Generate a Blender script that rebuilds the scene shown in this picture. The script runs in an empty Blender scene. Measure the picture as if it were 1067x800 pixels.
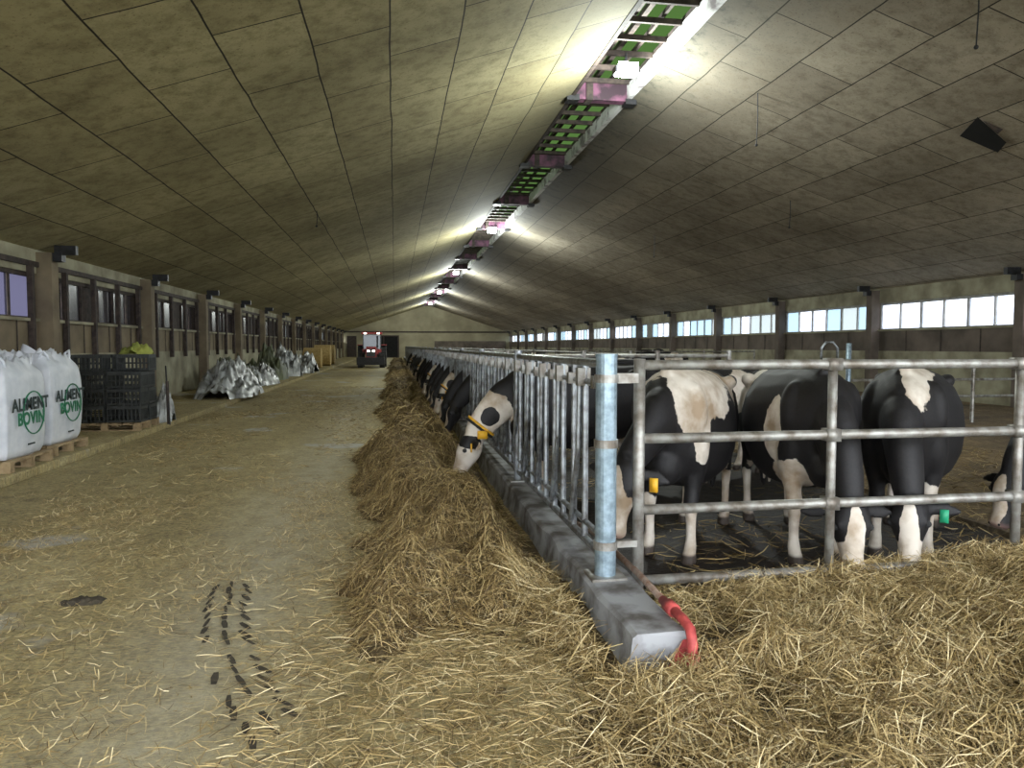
import bpy, bmesh, math, random
import numpy as np
from mathutils import Vector, Matrix, noise as mnoise
random.seed(7); rng=np.random.default_rng(7)
D=bpy.data; SC=bpy.context.scene; COL=SC.collection
try:
    SC.view_settings.view_transform='Standard'
except Exception: pass

# ------------------------------------------------------------ materials
def newmat(name):
    m=D.materials.new(name); m.use_nodes=True
    nt=m.node_tree; b=nt.nodes['Principled BSDF']; return m,nt,b
def N(nt,t,**k):
    n=nt.nodes.new(t)
    for a,v in k.items(): setattr(n,a,v)
    return n
def ramp(nt,fac,stops):
    r=N(nt,'ShaderNodeValToRGB'); e=r.color_ramp.elements
    while len(e)<len(stops): e.new(0.5)
    for i,(p,c) in enumerate(stops):
        e[i].position=p; e[i].color=(*c,1) if len(c)==3 else c
    nt.links.new(fac,r.inputs[0]); return r
def mixc(nt,fac,a,b,bt='MIX'):
    m=N(nt,'ShaderNodeMix',data_type='RGBA',blend_type=bt)
    for s,v in ((m.inputs[0],fac),(m.inputs[6],a),(m.inputs[7],b)):
        if hasattr(v,'links'): nt.links.new(v,s)
        elif isinstance(v,(int,float)): s.default_value=v
        else: s.default_value=(*v,1)
    return m.outputs[2]
def noise(nt,scale,detail=4,vec=None,rough=.55):
    n=N(nt,'ShaderNodeTexNoise'); n.inputs['Scale'].default_value=scale
    n.inputs['Detail'].default_value=detail; n.inputs['Roughness'].default_value=rough
    if vec is None:
        tc=N(nt,'ShaderNodeTexCoord'); vec=tc.outputs['Object']
    nt.links.new(vec,n.inputs['Vector']); return n.outputs['Fac']
def bump(nt,b,h,strength=.3,dist=.02):
    bp=N(nt,'ShaderNodeBump'); bp.inputs['Strength'].default_value=strength; bp.inputs['Distance'].default_value=dist
    nt.links.new(h,bp.inputs['Height']); nt.links.new(bp.outputs[0],b.inputs['Normal'])
def simple(name,c1,c2=None,rough=.6,metal=0,scale=6,bmp=.2,emit=None,es=0,lo=.35,hi=.65):
    m,nt,b=newmat(name)
    b.inputs['Roughness'].default_value=rough; b.inputs['Metallic'].default_value=metal
    c2=c2 or tuple(x*.7 for x in c1)
    f=noise(nt,scale,5)
    r=ramp(nt,f,[(lo,c2),(hi,c1)]); nt.links.new(r.outputs[0],b.inputs['Base Color'])
    if bmp: bump(nt,b,f,bmp,.01)
    if emit: b.inputs['Emission Color'].default_value=(*emit,1); b.inputs['Emission Strength'].default_value=es
    return m

M={}
M['galv']=simple('galvanised_steel',(.42,.46,.49),(.15,.145,.14),.42,.7,10,.1)
M['galv2']=simple('weathered_steel',(.44,.44,.41),(.18,.155,.125),.5,.55,9,.15)
M['postblue']=simple('galvanised_post',(.36,.47,.55),(.20,.27,.31),.4,.45,20,.1)
M['conc']=simple('concrete_curb',(.36,.37,.38),(.11,.10,.09),.85,0,4,.6,lo=.38,hi=.6)
M['cream']=simple('cream_plaster',(.42,.40,.28),(.20,.18,.12),.9,0,1.3,.3)
M['panel']=simple('beige_boarding',(.25,.20,.125),(.13,.10,.065),.85,0,1.2,.2)
M['panelr']=simple('brown_boarding',(.17,.135,.11),(.085,.07,.055),.85,0,1.2,.2)
M['darkwood']=simple('dark_wood',(.07,.05,.04),(.025,.018,.016),.8,0,8,.2)
M['darksteel']=simple('dark_steel',(.03,.03,.035),(.015,.015,.015),.5,.3,8,.1)
M['frame']=simple('window_frame_grey',(.40,.40,.38),(.25,.24,.22),.7,0,6,.1)
M['whitebeam']=simple('whitewashed_beam',(.76,.76,.76),(.26,.23,.24),.7,0,2.2,.3,lo=.38,hi=.5)
M['pink']=simple('primer_red_steel',(.15,.055,.10),(.03,.013,.022),.7,0,3,.2,lo=.42,hi=.6)
M['wood']=simple('pallet_wood',(.42,.31,.17),(.24,.17,.09),.8,0,9,.3)
M['bag']=simple('woven_white_plastic',(.74,.77,.82),(.58,.62,.68),.6,0,5,.15)
M['bagdark']=simple('dark_print_ink',(.012,.03,.035),(.01,.025,.025),.6,0,5,0)
M['baggreen']=simple('green_print_ink',(.015,.19,.09),(.012,.16,.075),.6,0,5,0)
M['blackplastic']=simple('black_plastic',(.04,.045,.042),(.02,.023,.022),.45,0,8,.05)
M['yellow']=simple('yellow_plastic',(.80,.45,.03),(.70,.36,.02),.5,0,8,0)
M['greentag']=simple('green_plastic',(.02,.36,.18),(.02,.30,.15),.5,0,8,0)
M['limecloth']=simple('lime_cloth',(.36,.38,.08),(.18,.22,.04),.8,0,4,.3)
M['grass']=simple('outdoor_ground',(.30,.30,.24),(.2,.22,.14),.95,0,.3,.1)
M['sheet']=simple('plastic_sheet',(.46,.48,.48),(.13,.13,.12),.35,0,2.5,.4,lo=.4,hi=.58)
M['sheetgreen']=simple('green_sheet',(.15,.17,.09),(.04,.045,.03),.6,0,3,.4)
M['redpaint']=simple('red_spray_paint',(.62,.10,.09),(.30,.04,.04),.6,0,12,.2)
M['rust']=simple('rusty_pipe',(.34,.27,.22),(.20,.10,.06),.7,.3,14,.3)
M['redbody']=simple('red_paint',(.40,.035,.03),(.26,.03,.02),.35,.1,4,0)
M['rubber']=simple('rubber',(.03,.03,.03),(.018,.018,.018),.8,0,8,.2)
M['lens']=simple('led_lens',(1,1,1),(1,1,1),.4,0,4,0,emit=(.9,.97,1),es=60)
M['headl']=simple('headlamp',(1,1,1),(1,1,1),.4,0,4,0,emit=(1,.95,.85),es=6)
M['mud']=simple('dried_mud',(.07,.057,.036),(.028,.023,.015),.9,0,20,.5)
M['gablem']=simple('gable_panels',(.40,.36,.24),(.26,.23,.15),.9,0,.5,.2)
M['hole']=simple('void_dark',(.01,.01,.01),(.005,.005,.005),.95,0,3,0)
M['bale']=simple('straw_bale',(.55,.40,.16),(.32,.22,.08),.9,0,12,.6)
M['box']=simple('brown_card',(.30,.13,.08),(.18,.08,.05),.8,0,3,.1)
m,nt,b=newmat('dark_window_glass'); b.inputs['Base Color'].default_value=(.035,.028,.035,1); b.inputs['Roughness'].default_value=.25; M['dglass']=m
m,nt,b=newmat('tractor_glass'); b.inputs['Base Color'].default_value=(.10,.13,.15,1); b.inputs['Roughness'].default_value=.08; M['tglass']=m
def sheetmat(name,col,tr):
    m,nt,b=newmat(name); out=nt.nodes['Material Output']
    t=N(nt,'ShaderNodeBsdfTransparent'); t.inputs[0].default_value=(*col,1)
    tl=N(nt,'ShaderNodeBsdfTranslucent'); tl.inputs[0].default_value=(*col,1)
    mx=N(nt,'ShaderNodeMixShader'); mx.inputs[0].default_value=tr
    nt.links.new(tl.outputs[0],mx.inputs[1]); nt.links.new(t.outputs[0],mx.inputs[2]); nt.links.new(mx.outputs[0],out.inputs[0]); return m
M['pane1']=sheetmat('window_pane_clear',(.40,.43,.50),.55)
M['pane2']=sheetmat('window_pane_blue',(.15,.21,.26),.55)
M['pane3']=sheetmat('window_pane_dusty',(.17,.19,.19),.5)
M['pane4']=sheetmat('window_pane_violet',(.035,.033,.052),.6)
M['green']=sheetmat('mossy_rooflight',(.015,.030,.007),.4)

# floor
m,nt,b=newmat('dusty_concrete_floor')
tc=N(nt,'ShaderNodeTexCoord'); V=tc.outputs['Object']
mp=N(nt,'ShaderNodeMapping'); mp.inputs['Scale'].default_value=(1,.35,1); nt.links.new(V,mp.inputs[0])
big=noise(nt,.9,6,mp.outputs[0],.6); fine=noise(nt,26,7,V,.75); mid=noise(nt,5,6,V,.7)
base=ramp(nt,big,[(.3,(.20,.175,.105)),(.45,(.29,.26,.165)),(.58,(.36,.33,.225)),(.72,(.48,.46,.36))])
c=mixc(nt,.75,base.outputs[0],ramp(nt,fine,[(.32,(.05,.04,.015)),(.66,(.80,.76,.58))]).outputs[0],'OVERLAY')
c=mixc(nt,.65,c,ramp(nt,mid,[(.3,(.2,.17,.12)),(.65,(.68,.66,.60))]).outputs[0],'OVERLAY')
for ang,th in ((.5,.625),(1.9,.63),(-.5,.63),(1.2,.64),(2.6,.64)):
    m2=N(nt,'ShaderNodeMapping'); m2.inputs['Rotation'].default_value=(0,0,ang); m2.inputs['Scale'].default_value=(16,95,1); nt.links.new(V,m2.inputs[0])
    f=noise(nt,1,2,m2.outputs[0],.5)
    r=ramp(nt,f,[(th-.02,(0,0,0)),(th+.02,(.85,.85,.85))])
    c=mixc(nt,r.outputs[0],c,(.52,.40,.17))
dk=noise(nt,1.7,8,V,.75); r=ramp(nt,dk,[(.57,(0,0,0)),(.71,(.8,.8,.8))]); c=mixc(nt,r.outputs[0],c,(.085,.07,.045))
sx=N(nt,'ShaderNodeSeparateXYZ'); nt.links.new(V,sx.inputs[0])
def band(center,w):
    a=N(nt,'ShaderNodeMath',operation='SUBTRACT'); nt.links.new(sx.outputs[0],a.inputs[0]); a.inputs[1].default_value=center
    a2=N(nt,'ShaderNodeMath',operation='ABSOLUTE'); nt.links.new(a.outputs[0],a2.inputs[0])
    return ramp(nt,a2.outputs[0],[(0,(1,1,1)),(w,(0,0,0))]).outputs[0]
mm=N(nt,'ShaderNodeMath',operation='MULTIPLY'); nt.links.new(band(-1.0,.8),mm.inputs[0]); nt.links.new(mid,mm.inputs[1])
c=mixc(nt,mm.outputs[0],c,(.48,.45,.34))
wet=noise(nt,.55,5,V,.55); wr=ramp(nt,wet,[(.61,(0,0,0)),(.67,(.8,.8,.8))]); c=mixc(nt,wr.outputs[0],c,(.38,.39,.38))
nt.links.new(c,b.inputs['Base Color']); bump(nt,b,fine,.7,.02)
rr=ramp(nt,wet,[(.61,(.85,.85,.85)),(.67,(.4,.4,.4))]); nt.links.new(rr.outputs[0],b.inputs['Roughness'])
M['floor']=m
m,nt,b=newmat('manure_floor'); f=noise(nt,7,7,None,.7)
nt.links.new(ramp(nt,f,[(.35,(.009,.006,.005)),(.6,(.024,.017,.013)),(.75,(.06,.043,.03))]).outputs[0],b.inputs['Base Color']); b.inputs['Roughness'].default_value=.55; bump(nt,b,f,1,.08); M['manure']=m
m,nt,b=newmat('straw_bedding'); f=noise(nt,9,7,None,.75); f2=noise(nt,.6,4)
c=mixc(nt,ramp(nt,f2,[(.35,(0,0,0)),(.6,(1,1,1))]).outputs[0],ramp(nt,f,[(.3,(.035,.025,.013)),(.7,(.17,.12,.065))]).outputs[0],ramp(nt,f,[(.3,(.09,.06,.028)),(.7,(.33,.24,.12))]).outputs[0])
nt.links.new(c,b.inputs['Base Color']); b.inputs['Roughness'].default_value=.9; bump(nt,b,f,1,.06); M['bed']=m
m,nt,b=newmat('matted_hay'); f=noise(nt,30,6,None,.75)
nt.links.new(ramp(nt,f,[(.3,(.03,.02,.007)),(.55,(.14,.095,.035)),(.75,(.34,.25,.10))]).outputs[0],b.inputs['Base Color']); b.inputs['Roughness'].default_value=.9; bump(nt,b,f,1,.05); M['hay']=m
def strandmat(name,stops):
    m,nt,b=newmat(name); g=N(nt,'ShaderNodeNewGeometry')
    nt.links.new(ramp(nt,g.outputs['Random Per Island'],stops).outputs[0],b.inputs['Base Color']); b.inputs['Roughness'].default_value=.6; return m
M['strand']=strandmat('hay_stalks',[(0,(.09,.055,.018)),(.35,(.33,.235,.09)),(.7,(.58,.44,.20)),(1,(.82,.70,.42))])
M['strandd']=strandmat('brown_hay_stalks',[(0,(.05,.032,.012)),(.4,(.20,.13,.048)),(.75,(.40,.29,.115)),(1,(.62,.49,.24))])

# ceiling
def ceilmat(name,tint1,tint2,dirt,reach):
    m,nt,b=newmat(name); b.inputs['Roughness'].default_value=.85
    tc=N(nt,'ShaderNodeTexCoord'); V=tc.outputs['Object']; s=N(nt,'ShaderNodeSeparateXYZ'); nt.links.new(V,s.inputs[0])
    cb=N(nt,'ShaderNodeCombineXYZ'); nt.links.new(s.outputs[1],cb.inputs[0]); nt.links.new(s.outputs[0],cb.inputs[1])
    wob=N(nt,'ShaderNodeVectorMath',operation='ADD'); nz=N(nt,'ShaderNodeTexNoise'); nz.inputs['Scale'].default_value=.8; nt.links.new(V,nz.inputs['Vector'])
    sc=N(nt,'ShaderNodeVectorMath',operation='SCALE'); sc.inputs['Scale'].default_value=.06; nt.links.new(nz.outputs['Color'],sc.inputs[0])
    nt.links.new(cb.outputs[0],wob.inputs[0]); nt.links.new(sc.outputs[0],wob.inputs[1])
    br=N(nt,'ShaderNodeTexBrick'); nt.links.new(wob.outputs[0],br.inputs['Vector'])
    br.inputs['Scale'].default_value=1; br.inputs['Brick Width'].default_value=2.0; br.inputs['Row Height'].default_value=1.0
    br.inputs['Mortar Size'].default_value=.013; br.inputs['Mortar Smooth'].default_value=.3; br.inputs['Bias'].default_value=0
    br.inputs['Color1'].default_value=(*tint1,1); br.inputs['Color2'].default_value=(*tint2,1); br.inputs['Mortar'].default_value=(.035,.028,.017,1)
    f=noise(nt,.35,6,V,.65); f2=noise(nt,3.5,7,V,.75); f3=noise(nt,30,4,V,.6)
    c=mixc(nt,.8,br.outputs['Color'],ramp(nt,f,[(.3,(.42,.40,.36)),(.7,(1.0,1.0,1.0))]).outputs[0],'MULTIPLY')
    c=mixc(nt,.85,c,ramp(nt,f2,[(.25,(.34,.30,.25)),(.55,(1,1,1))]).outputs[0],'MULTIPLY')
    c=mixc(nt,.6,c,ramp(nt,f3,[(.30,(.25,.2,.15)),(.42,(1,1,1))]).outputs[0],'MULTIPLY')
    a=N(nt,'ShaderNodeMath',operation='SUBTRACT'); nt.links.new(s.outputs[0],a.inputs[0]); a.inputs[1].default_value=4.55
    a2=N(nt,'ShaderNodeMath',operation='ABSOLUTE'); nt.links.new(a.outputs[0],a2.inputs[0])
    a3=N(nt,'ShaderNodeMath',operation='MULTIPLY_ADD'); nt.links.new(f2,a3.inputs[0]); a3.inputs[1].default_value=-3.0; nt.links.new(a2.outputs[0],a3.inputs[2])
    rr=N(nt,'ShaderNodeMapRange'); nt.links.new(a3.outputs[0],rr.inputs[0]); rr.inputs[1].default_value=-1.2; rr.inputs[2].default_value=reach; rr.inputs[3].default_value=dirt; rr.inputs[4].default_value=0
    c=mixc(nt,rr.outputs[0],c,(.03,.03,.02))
    nt.links.new(c,b.inputs['Base Color']); bump(nt,b,br.outputs['Fac'],-.4,.02); return m
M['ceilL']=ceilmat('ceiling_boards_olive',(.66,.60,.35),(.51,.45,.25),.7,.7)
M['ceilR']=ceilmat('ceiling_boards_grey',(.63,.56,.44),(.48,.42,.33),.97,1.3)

# cow hide
m,nt,b=newmat('holstein_hide'); b.inputs['Roughness'].default_value=.65
a=N(nt,'ShaderNodeAttribute',attribute_name='white'); k=N(nt,'ShaderNodeAttribute',attribute_name='skin'); h=N(nt,'ShaderNodeAttribute',attribute_name='hoof')
f=noise(nt,9,3); fh=noise(nt,60,4)
ad=N(nt,'ShaderNodeMath',operation='MULTIPLY_ADD'); nt.links.new(f,ad.inputs[0]); ad.inputs[1].default_value=.5; nt.links.new(a.outputs['Fac'],ad.inputs[2])
th=ramp(nt,ad.outputs[0],[(.24,(0,0,0)),(.27,(1,1,1))])
wh=ramp(nt,noise(nt,4,6),[(.35,(.34,.25,.16)),(.6,(.70,.64,.55))]); bl=ramp(nt,fh,[(.3,(.003,.003,.004)),(.7,(.011,.009,.009))])
c=mixc(nt,th.outputs[0],bl.outputs[0],wh.outputs[0])
c=mixc(nt,k.outputs['Fac'],c,(.42,.26,.23)); c=mixc(nt,h.outputs['Fac'],c,(.06,.045,.035))
nt.links.new(c,b.inputs['Base Color']); bump(nt,b,fh,.15,.006); M['hide']=m

# ------------------------------------------------------------ mesh builder
class MB:
    def __init__(s): s.v=[];s.f=[];s.m=[];s.mats=[]
    def mi(s,mat):
        mm=M[mat] if isinstance(mat,str) else mat
        if mm not in s.mats: s.mats.append(mm)
        return s.mats.index(mm)
    def box(s,x0,x1,y0,y1,z0,z1,mat):
        o=len(s.v)
        for x in (x0,x1):
            for y in (y0,y1):
                for z in (z0,z1): s.v.append((x,y,z))
        i=s.mi(mat)
        for q in ((0,1,3,2),(4,6,7,5),(0,4,5,1),(2,3,7,6),(0,2,6,4),(1,5,7,3)): s.f.append([o+j for j in q]); s.m.append(i)
    def quad(s,pts,mat):
        o=len(s.v); s.v+= [tuple(p) for p in pts]; s.f.append(list(range(o,o+len(pts)))); s.m.append(s.mi(mat))
    def pipe(s,pts,r,mat,n=10):
        pts=[Vector(p) for p in pts]; o=len(s.v); i=s.mi(mat)
        rs=r if isinstance(r,(list,tuple)) else [r]*len(pts); u=None
        for j,p in enumerate(pts):
            t=(pts[min(j+1,len(pts)-1)]-pts[max(j-1,0)]).normalized()
            if u is None: u=t.orthogonal().normalized()
            u=(u-t*u.dot(t)).normalized(); w=t.cross(u)
            for q in range(n):
                a=2*math.pi*q/n; s.v.append(tuple(p+(u*math.cos(a)+w*math.sin(a))*rs[j]))
        for j in range(len(pts)-1):
            for q in range(n):
                s.f.append([o+j*n+q,o+j*n+(q+1)%n,o+(j+1)*n+(q+1)%n,o+(j+1)*n+q]); s.m.append(i)
        s.f.append([o+q for q in range(n)][::-1]); s.m.append(i)
        s.f.append([o+(len(pts)-1)*n+q for q in range(n)]); s.m.append(i)
    def ball(s,c,r,mat,n=10,sc=(1,1,1)):
        o=len(s.v); i=s.mi(mat); R=n//2
        for a in range(R+1):
            ph=math.pi*a/R
            for q in range(n):
                t=2*math.pi*q/n
                s.v.append((c[0]+r*sc[0]*math.sin(ph)*math.cos(t),c[1]+r*sc[1]*math.sin(ph)*math.sin(t),c[2]+r*sc[2]*math.cos(ph)))
        for a in range(R):
            for q in range(n): s.f.append([o+a*n+q,o+(a+1)*n+q,o+(a+1)*n+(q+1)%n,o+a*n+(q+1)%n]); s.m.append(i)
    def mesh(s,name,smooth=False):
        me=D.meshes.new(name); me.from_pydata(s.v,[],s.f)
        for x in s.mats: me.materials.append(x)
        me.polygons.foreach_set('material_index',s.m)
        me.polygons.foreach_set('use_smooth',[smooth]*len(s.f)); me.update(); return me
    def obj(s,name,smooth=False,parent=None,loc=(0,0,0),bevel=0):
        o=D.objects.new(name,s.mesh(name,smooth)); COL.objects.link(o); o.location=loc
        if bevel:
            b=o.modifiers.new('bevel','BEVEL'); b.width=bevel; b.segments=2
        if parent: o.parent=parent
        return o
def empty(name,loc=(0,0,0)):
    e=D.objects.new(name,None); e.location=loc; COL.objects.link(e); return e

# ------------------------------------------------------------ numpy noise
T=rng.random((256,256))
def vn(x,y,o=0):
    x=x+o*17.3; y=y+o*9.7; xi=np.floor(x).astype(int); yi=np.floor(y).astype(int); fx=x-xi; fy=y-yi
    fx=fx*fx*(3-2*fx); fy=fy*fy*(3-2*fy)
    g=lambda a,b:T[a&255,b&255]
    return (g(xi,yi)*(1-fx)+g(xi+1,yi)*fx)*(1-fy)+(g(xi,yi+1)*(1-fx)+g(xi+1,yi+1)*fx)*fy
def fbm(x,y,o=0,n=4):
    s=0;a=.5
    for i in range(n): s=s+a*vn(x*2**i,y*2**i,o+i); a*=.5
    return s/(1-.5**n)
def sm(a,b,x):
    t=np.clip((x-a)/(b-a),0,1); return t*t*(3-2*t)

# ------------------------------------------------------------ room
Y0,Y1=-3.5,103.; XL,XR,XM=-7.,16.1,4.55; ZE=3.55; SL=.33
zr=lambda X: ZE+(X-XL)*SL if X<XM else ZE+(XR-X)*SL
g=MB(); g.box(-80,100,-60,180,-.3,-.12,'grass'); g.obj('outdoor_ground')
f=MB(); f.box(XL,1.3,Y0,Y1,-.12,0,'floor'); f.obj('floor')
f=MB(); f.box(1.3,5.2,Y0,Y1,-.12,-.005,'manure'); f.obj('floor_dunging_lane')
f=MB(); f.box(5.2,XR,Y0,Y1,-.12,.05,'bed'); f.obj('floor_bedded_area')
f=MB(); f.box(XL,-4.5,Y0,Y1,-.001,.12,'floor'); f.obj('floor_storage_ledge',bevel=.02)

def wall(name,X,sgn,pan):
    w=MB(); a,b_=(X-.2,X) if sgn<0 else (X,X+.2)
    w.box(a,b_,Y0,Y1,-.1,1.48,'cream'); w.box(a+.02*(sgn>0),b_-.02*(sgn<0),Y0,Y1,1.48,2.15,pan)
    w.box(a,b_,Y0,Y1,3.08,ZE+.1,'cream')
    w.box(min(X,X-sgn*.05),max(X,X-sgn*.05),Y0,Y1,2.13,2.19,'cream')
    y=Y0+.5
    while y<Y1:
        w.box(min(X,X-sgn*.012),max(X,X-sgn*.012),y,y+.03,1.48,2.13,'darkwood'); y+=1.5
    return w.obj(name)
wall('wall_left',XL,-1,'panel'); wall('wall_right',XR,1,'panelr')
def column(X,sgn,Y):
    c=MB(); x0,x1=sorted((X+.1*sgn,X-sgn*.28)); c.box(x0,x1,Y-.15,Y+.15,0 if sgn>0 else .12,ZE-.05,'panel' if sgn<0 else 'panelr')
    x0,x1=sorted((X,X-sgn*.45)); c.box(x0,x1,Y-.10,Y+.10,ZE-.22,ZE-.05,'darksteel')
    x0,x1=sorted((X-sgn*.3,X-sgn*.7)); c.box(x0,x1,Y-.06,Y+.06,ZE-.08,ZE+.10,'darksteel')
    return c.obj('wall_column')
for k in range(-3,15):
    Y=16+6*k
    if Y<Y1-1 and Y>Y0: column(XL,-1,Y); column(XR,1,Y+.5)
wn=0
for k in range(-3,15):
    ya=16.5+6*k+.17; yb=ya+5.66
    if ya<Y0: continue
    yb=min(yb,Y1)
    for side in (1,-1):
        if side<0: ya2,yb2=ya-.5,yb-.5
        else: ya2,yb2=ya,yb
        X=XR+.08 if side>0 else XL-.08
        w=MB(); n=6; st=(yb2-ya2)/n
        w.box(X-.04,X+.04,ya2,yb2,2.15,2.22,'frame' if side>0 else 'darkwood'); w.box(X-.04,X+.04,ya2,yb2,3.0,3.08,'frame' if side>0 else 'darkwood')
        for i in range(n+1):
            y=ya2+i*st; t=.04 if i%2 else .06
            w.box(X-.04,X+.04,y-t/2,y+t/2,2.22,3.0,'frame' if side>0 else 'darkwood')
        for i in range(n):
            y=ya2+i*st
            if side>0:
                mt=random.choice(['pane1','pane1','pane1','pane2','pane2','pane3'])
                if random.random()<.05: mt='frame'
            else:
                mt=random.choice(['dglass','dglass','dglass','darkwood'])
                if k>4 and random.random()<.35: mt='pane3'
                if k<0 : mt='pane4'
            w.quad([(X,y+.03,2.2),(X,y+st-.03,2.2),(X,y+st-.03,3.02),(X,y+.03,3.02)],mt)
        w.obj('window_%d'%wn); wn+=1
s=MB(); y=-2.5
while y<Y1-2:
    s.box(XL,XL+.1,y-.05,y+.05,1.3,3.2,'darkwood')
    y+=1.5
s.box(XL,XL+.06,Y0,Y1,3.2,3.3,'darkwood')
s.obj('trim_1')
# ceiling
c=MB(); xs=3.95; xr=5.15
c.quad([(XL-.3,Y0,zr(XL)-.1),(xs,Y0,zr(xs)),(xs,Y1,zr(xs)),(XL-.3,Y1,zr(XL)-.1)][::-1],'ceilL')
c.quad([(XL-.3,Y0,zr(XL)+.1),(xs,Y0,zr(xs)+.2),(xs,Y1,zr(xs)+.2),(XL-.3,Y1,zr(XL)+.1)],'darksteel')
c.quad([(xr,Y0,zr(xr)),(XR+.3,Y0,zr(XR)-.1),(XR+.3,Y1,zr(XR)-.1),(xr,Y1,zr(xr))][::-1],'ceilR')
c.quad([(xr,Y0,zr(xr)+.2),(XR+.3,Y0,zr(XR)+.1),(XR+.3,Y1,zr(XR)+.1),(xr,Y1,zr(xr)+.2)],'darksteel')
c.obj('ceiling')
r=MB(); ze=zr(xs)
r.box(xr-.02,xr+.10,Y0,Y1,ze-.04,ze+.26,'whitebeam')
r.box(xr-.01,xr+.09,Y0,Y1,ze+.26,ze+.36,'darkwood')
r.box(xs-.08,xs,Y0,Y1,ze-.04,ze+.30,'darkwood')
r.quad([(xs-.1,Y0,ze+.35),(XM,Y0,ze+.62),(XM,Y1,ze+.62),(xs-.1,Y1,ze+.35)],'green')
r.quad([(XM,Y0,ze+.62),(xr+.15,Y0,ze+.35),(xr+.15,Y1,ze+.35),(XM,Y1,ze+.62)],'green')
y=Y0+.5; i=0
while y<Y1:
    r.box(xs,xr,y-.03,y+.03,ze+.22,ze+.32,'darkwood'); y+=.75
r.box(XM-.05,XM+.05,Y0,Y1,ze+.5,ze+.6,'darkwood'); r.box(xs+.28,xs+.34,Y0,Y1,ze+.34,ze+.42,'darkwood'); r.box(xs+.8,xs+.86,Y0,Y1,ze+.34,ze+.42,'darkwood')
for k in range(-3,15):
    Y=16+6*k
    if Y<Y0 or Y>Y1: continue
    r.box(xs-.02,xr-.02,Y-.12,Y+.12,ze-.10,ze+.28,'pink')
    r.box(xs-.18,xs+.1,Y-.14,Y+.14,ze-.13,ze+.0,'darksteel'); r.box(xr-.05,xr+.2,Y-.14,Y+.14,ze-.16,ze-.05,'darksteel')
    r.box(xs+.25,xs+.4,Y-.16,Y+.16,ze-.12,ze+.3,'darkwood')
r.obj('ridge_ventilation_slot')
w=MB()
w.quad([(XL-.2,Y1,-.1),(XR+.2,Y1,-.1),(XR+.2,Y1,ZE),(XM,Y1,zr(XM)+.5),(XL-.2,Y1,ZE)],'gablem')
w.box(-6.5,-5.2,Y1-.2,Y1-.02,0,3,'darkwood')
w.box(5.5,XR-.5,Y1-.2,Y1-.02,0,2.3,'panelr')
w.box(XL,XR,Y1-.15,Y1-.02,ZE-.05,ZE+.12,'darkwood'); w.obj('wall_back')
w=MB(); w.box(-3.6,.6,Y1-.25,Y1-.05,0,3.1,'darkwood'); w.box(-3.4,-1.6,Y1-.3,Y1-.1,.1,2.95,'hole'); w.box(-1.4,.4,Y1-.3,Y1-.1,.1,2.95,'hole'); w.obj('door_1')
for Y in (14.,34.,54.,74.,94.):
    l=MB(); z=ze-.12; x=4.5
    l.box(x-.24,x+.24,Y-.12,Y+.12,z-.10,z+.02,'darksteel'); l.box(x-.2,x+.2,Y-.16,Y+.10,z-.13,z-.10,'lens')
    l.quad([(x-.2,Y-.13,z-.13),(x+.2,Y-.13,z-.13),(x+.2,Y-.17,z+.07),(x-.2,Y-.17,z+.07)],'lens')
    l.pipe([(x,Y,z),(x,Y,z+.3)],.02,'darksteel',6); lo=l.obj('led_floodlight')
    ld=D.lights.new('led_glow','POINT'); ld.energy=800 if Y<20 else 1250; ld.color=(.93,1.0,.95); ld.shadow_soft_size=.22
    o=D.objects.new('led_light',ld); o.location=(x,Y-.3,z-.6); COL.objects.link(o); o.parent=lo
def ceilpt(X,Y,dz=0): return (X,Y,zr(X)+dz)
h=MB(); hx,hy=9.9,11.3
h.quad([ceilpt(hx,hy,-.03),ceilpt(hx+.9,hy+.35,-.03),ceilpt(hx+1.1,hy+.75,-.03),ceilpt(hx+.3,hy+.75,-.03)][::-1],'hole')
h.quad([ceilpt(hx+.1,hy,-.05),ceilpt(hx+.5,hy,-.05),(hx+.45,hy+.05,zr(hx)-.28)],'darkwood'); h.obj('broken_ceiling_panel')
for (X,Y,L) in ((7.4,8.5,.95),(7.0,13.5,1.0),(10.3,18.,.7),(-2.,20,.4),(9.5,26,.8)):
    s=MB(); s.pipe([ceilpt(X,Y,.02),(X+.01,Y,zr(X)-L*.5),(X-.01,Y,zr(X)-L)],.010,'darksteel',6); s.ball((X-.01,Y,zr(X)-L),.03,'darksteel',8); s.obj('hanging_wire')

# ------------------------------------------------------------ curb, fence, gate
def grid_curb():
    m=MB(); x0,x1,z1=1.14,1.46,.22; ys=[3.40,3.47]+[3.6+.2*i for i in range(40)]+[12+.5*i for i in range(180)]
    ys=[y for y in ys if y<Y1-5]; prof=[(x0-.02,-.0),(x0,.10),(x0+.01,z1-.02),(x0+.035,z1),(x1-.03,z1),(x1,z1-.03),(x1,0)]
    n=len(prof)
    for y in ys:
        for (x,z) in prof:
            d=(mnoise.noise(Vector((x*4,y*2.7,z*5))))*.028; m.v.append((x+d,y+(d if y==ys[0] else 0),z+d*.4*(z>.1)))
    i=m.mi('conc')
    for j in range(len(ys)-1):
        for q in range(n-1): m.f.append([j*n+q,j*n+q+1,(j+1)*n+q+1,(j+1)*n+q][::-1]); m.m.append(i)
    m.f.append(list(range(n))); m.m.append(i)
    m.quad([(1.32,3.375,.04),(1.45,3.375,.02),(1.455,3.375,.20),(1.40,3.375,.19),(1.36,3.375,.12)],'redpaint')
    return m.obj('feed_curb')
grid_curb()
FX=1.28; PY0=4.32; ST=.65; NST=130
f=MB(); yend=PY0+ST*NST
for z in (1.54,1.41,.45,.33): f.pipe([(FX,PY0,z),(FX,yend,z)],.028 if z in(1.54,.33) else .02,'galv',8)
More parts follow.
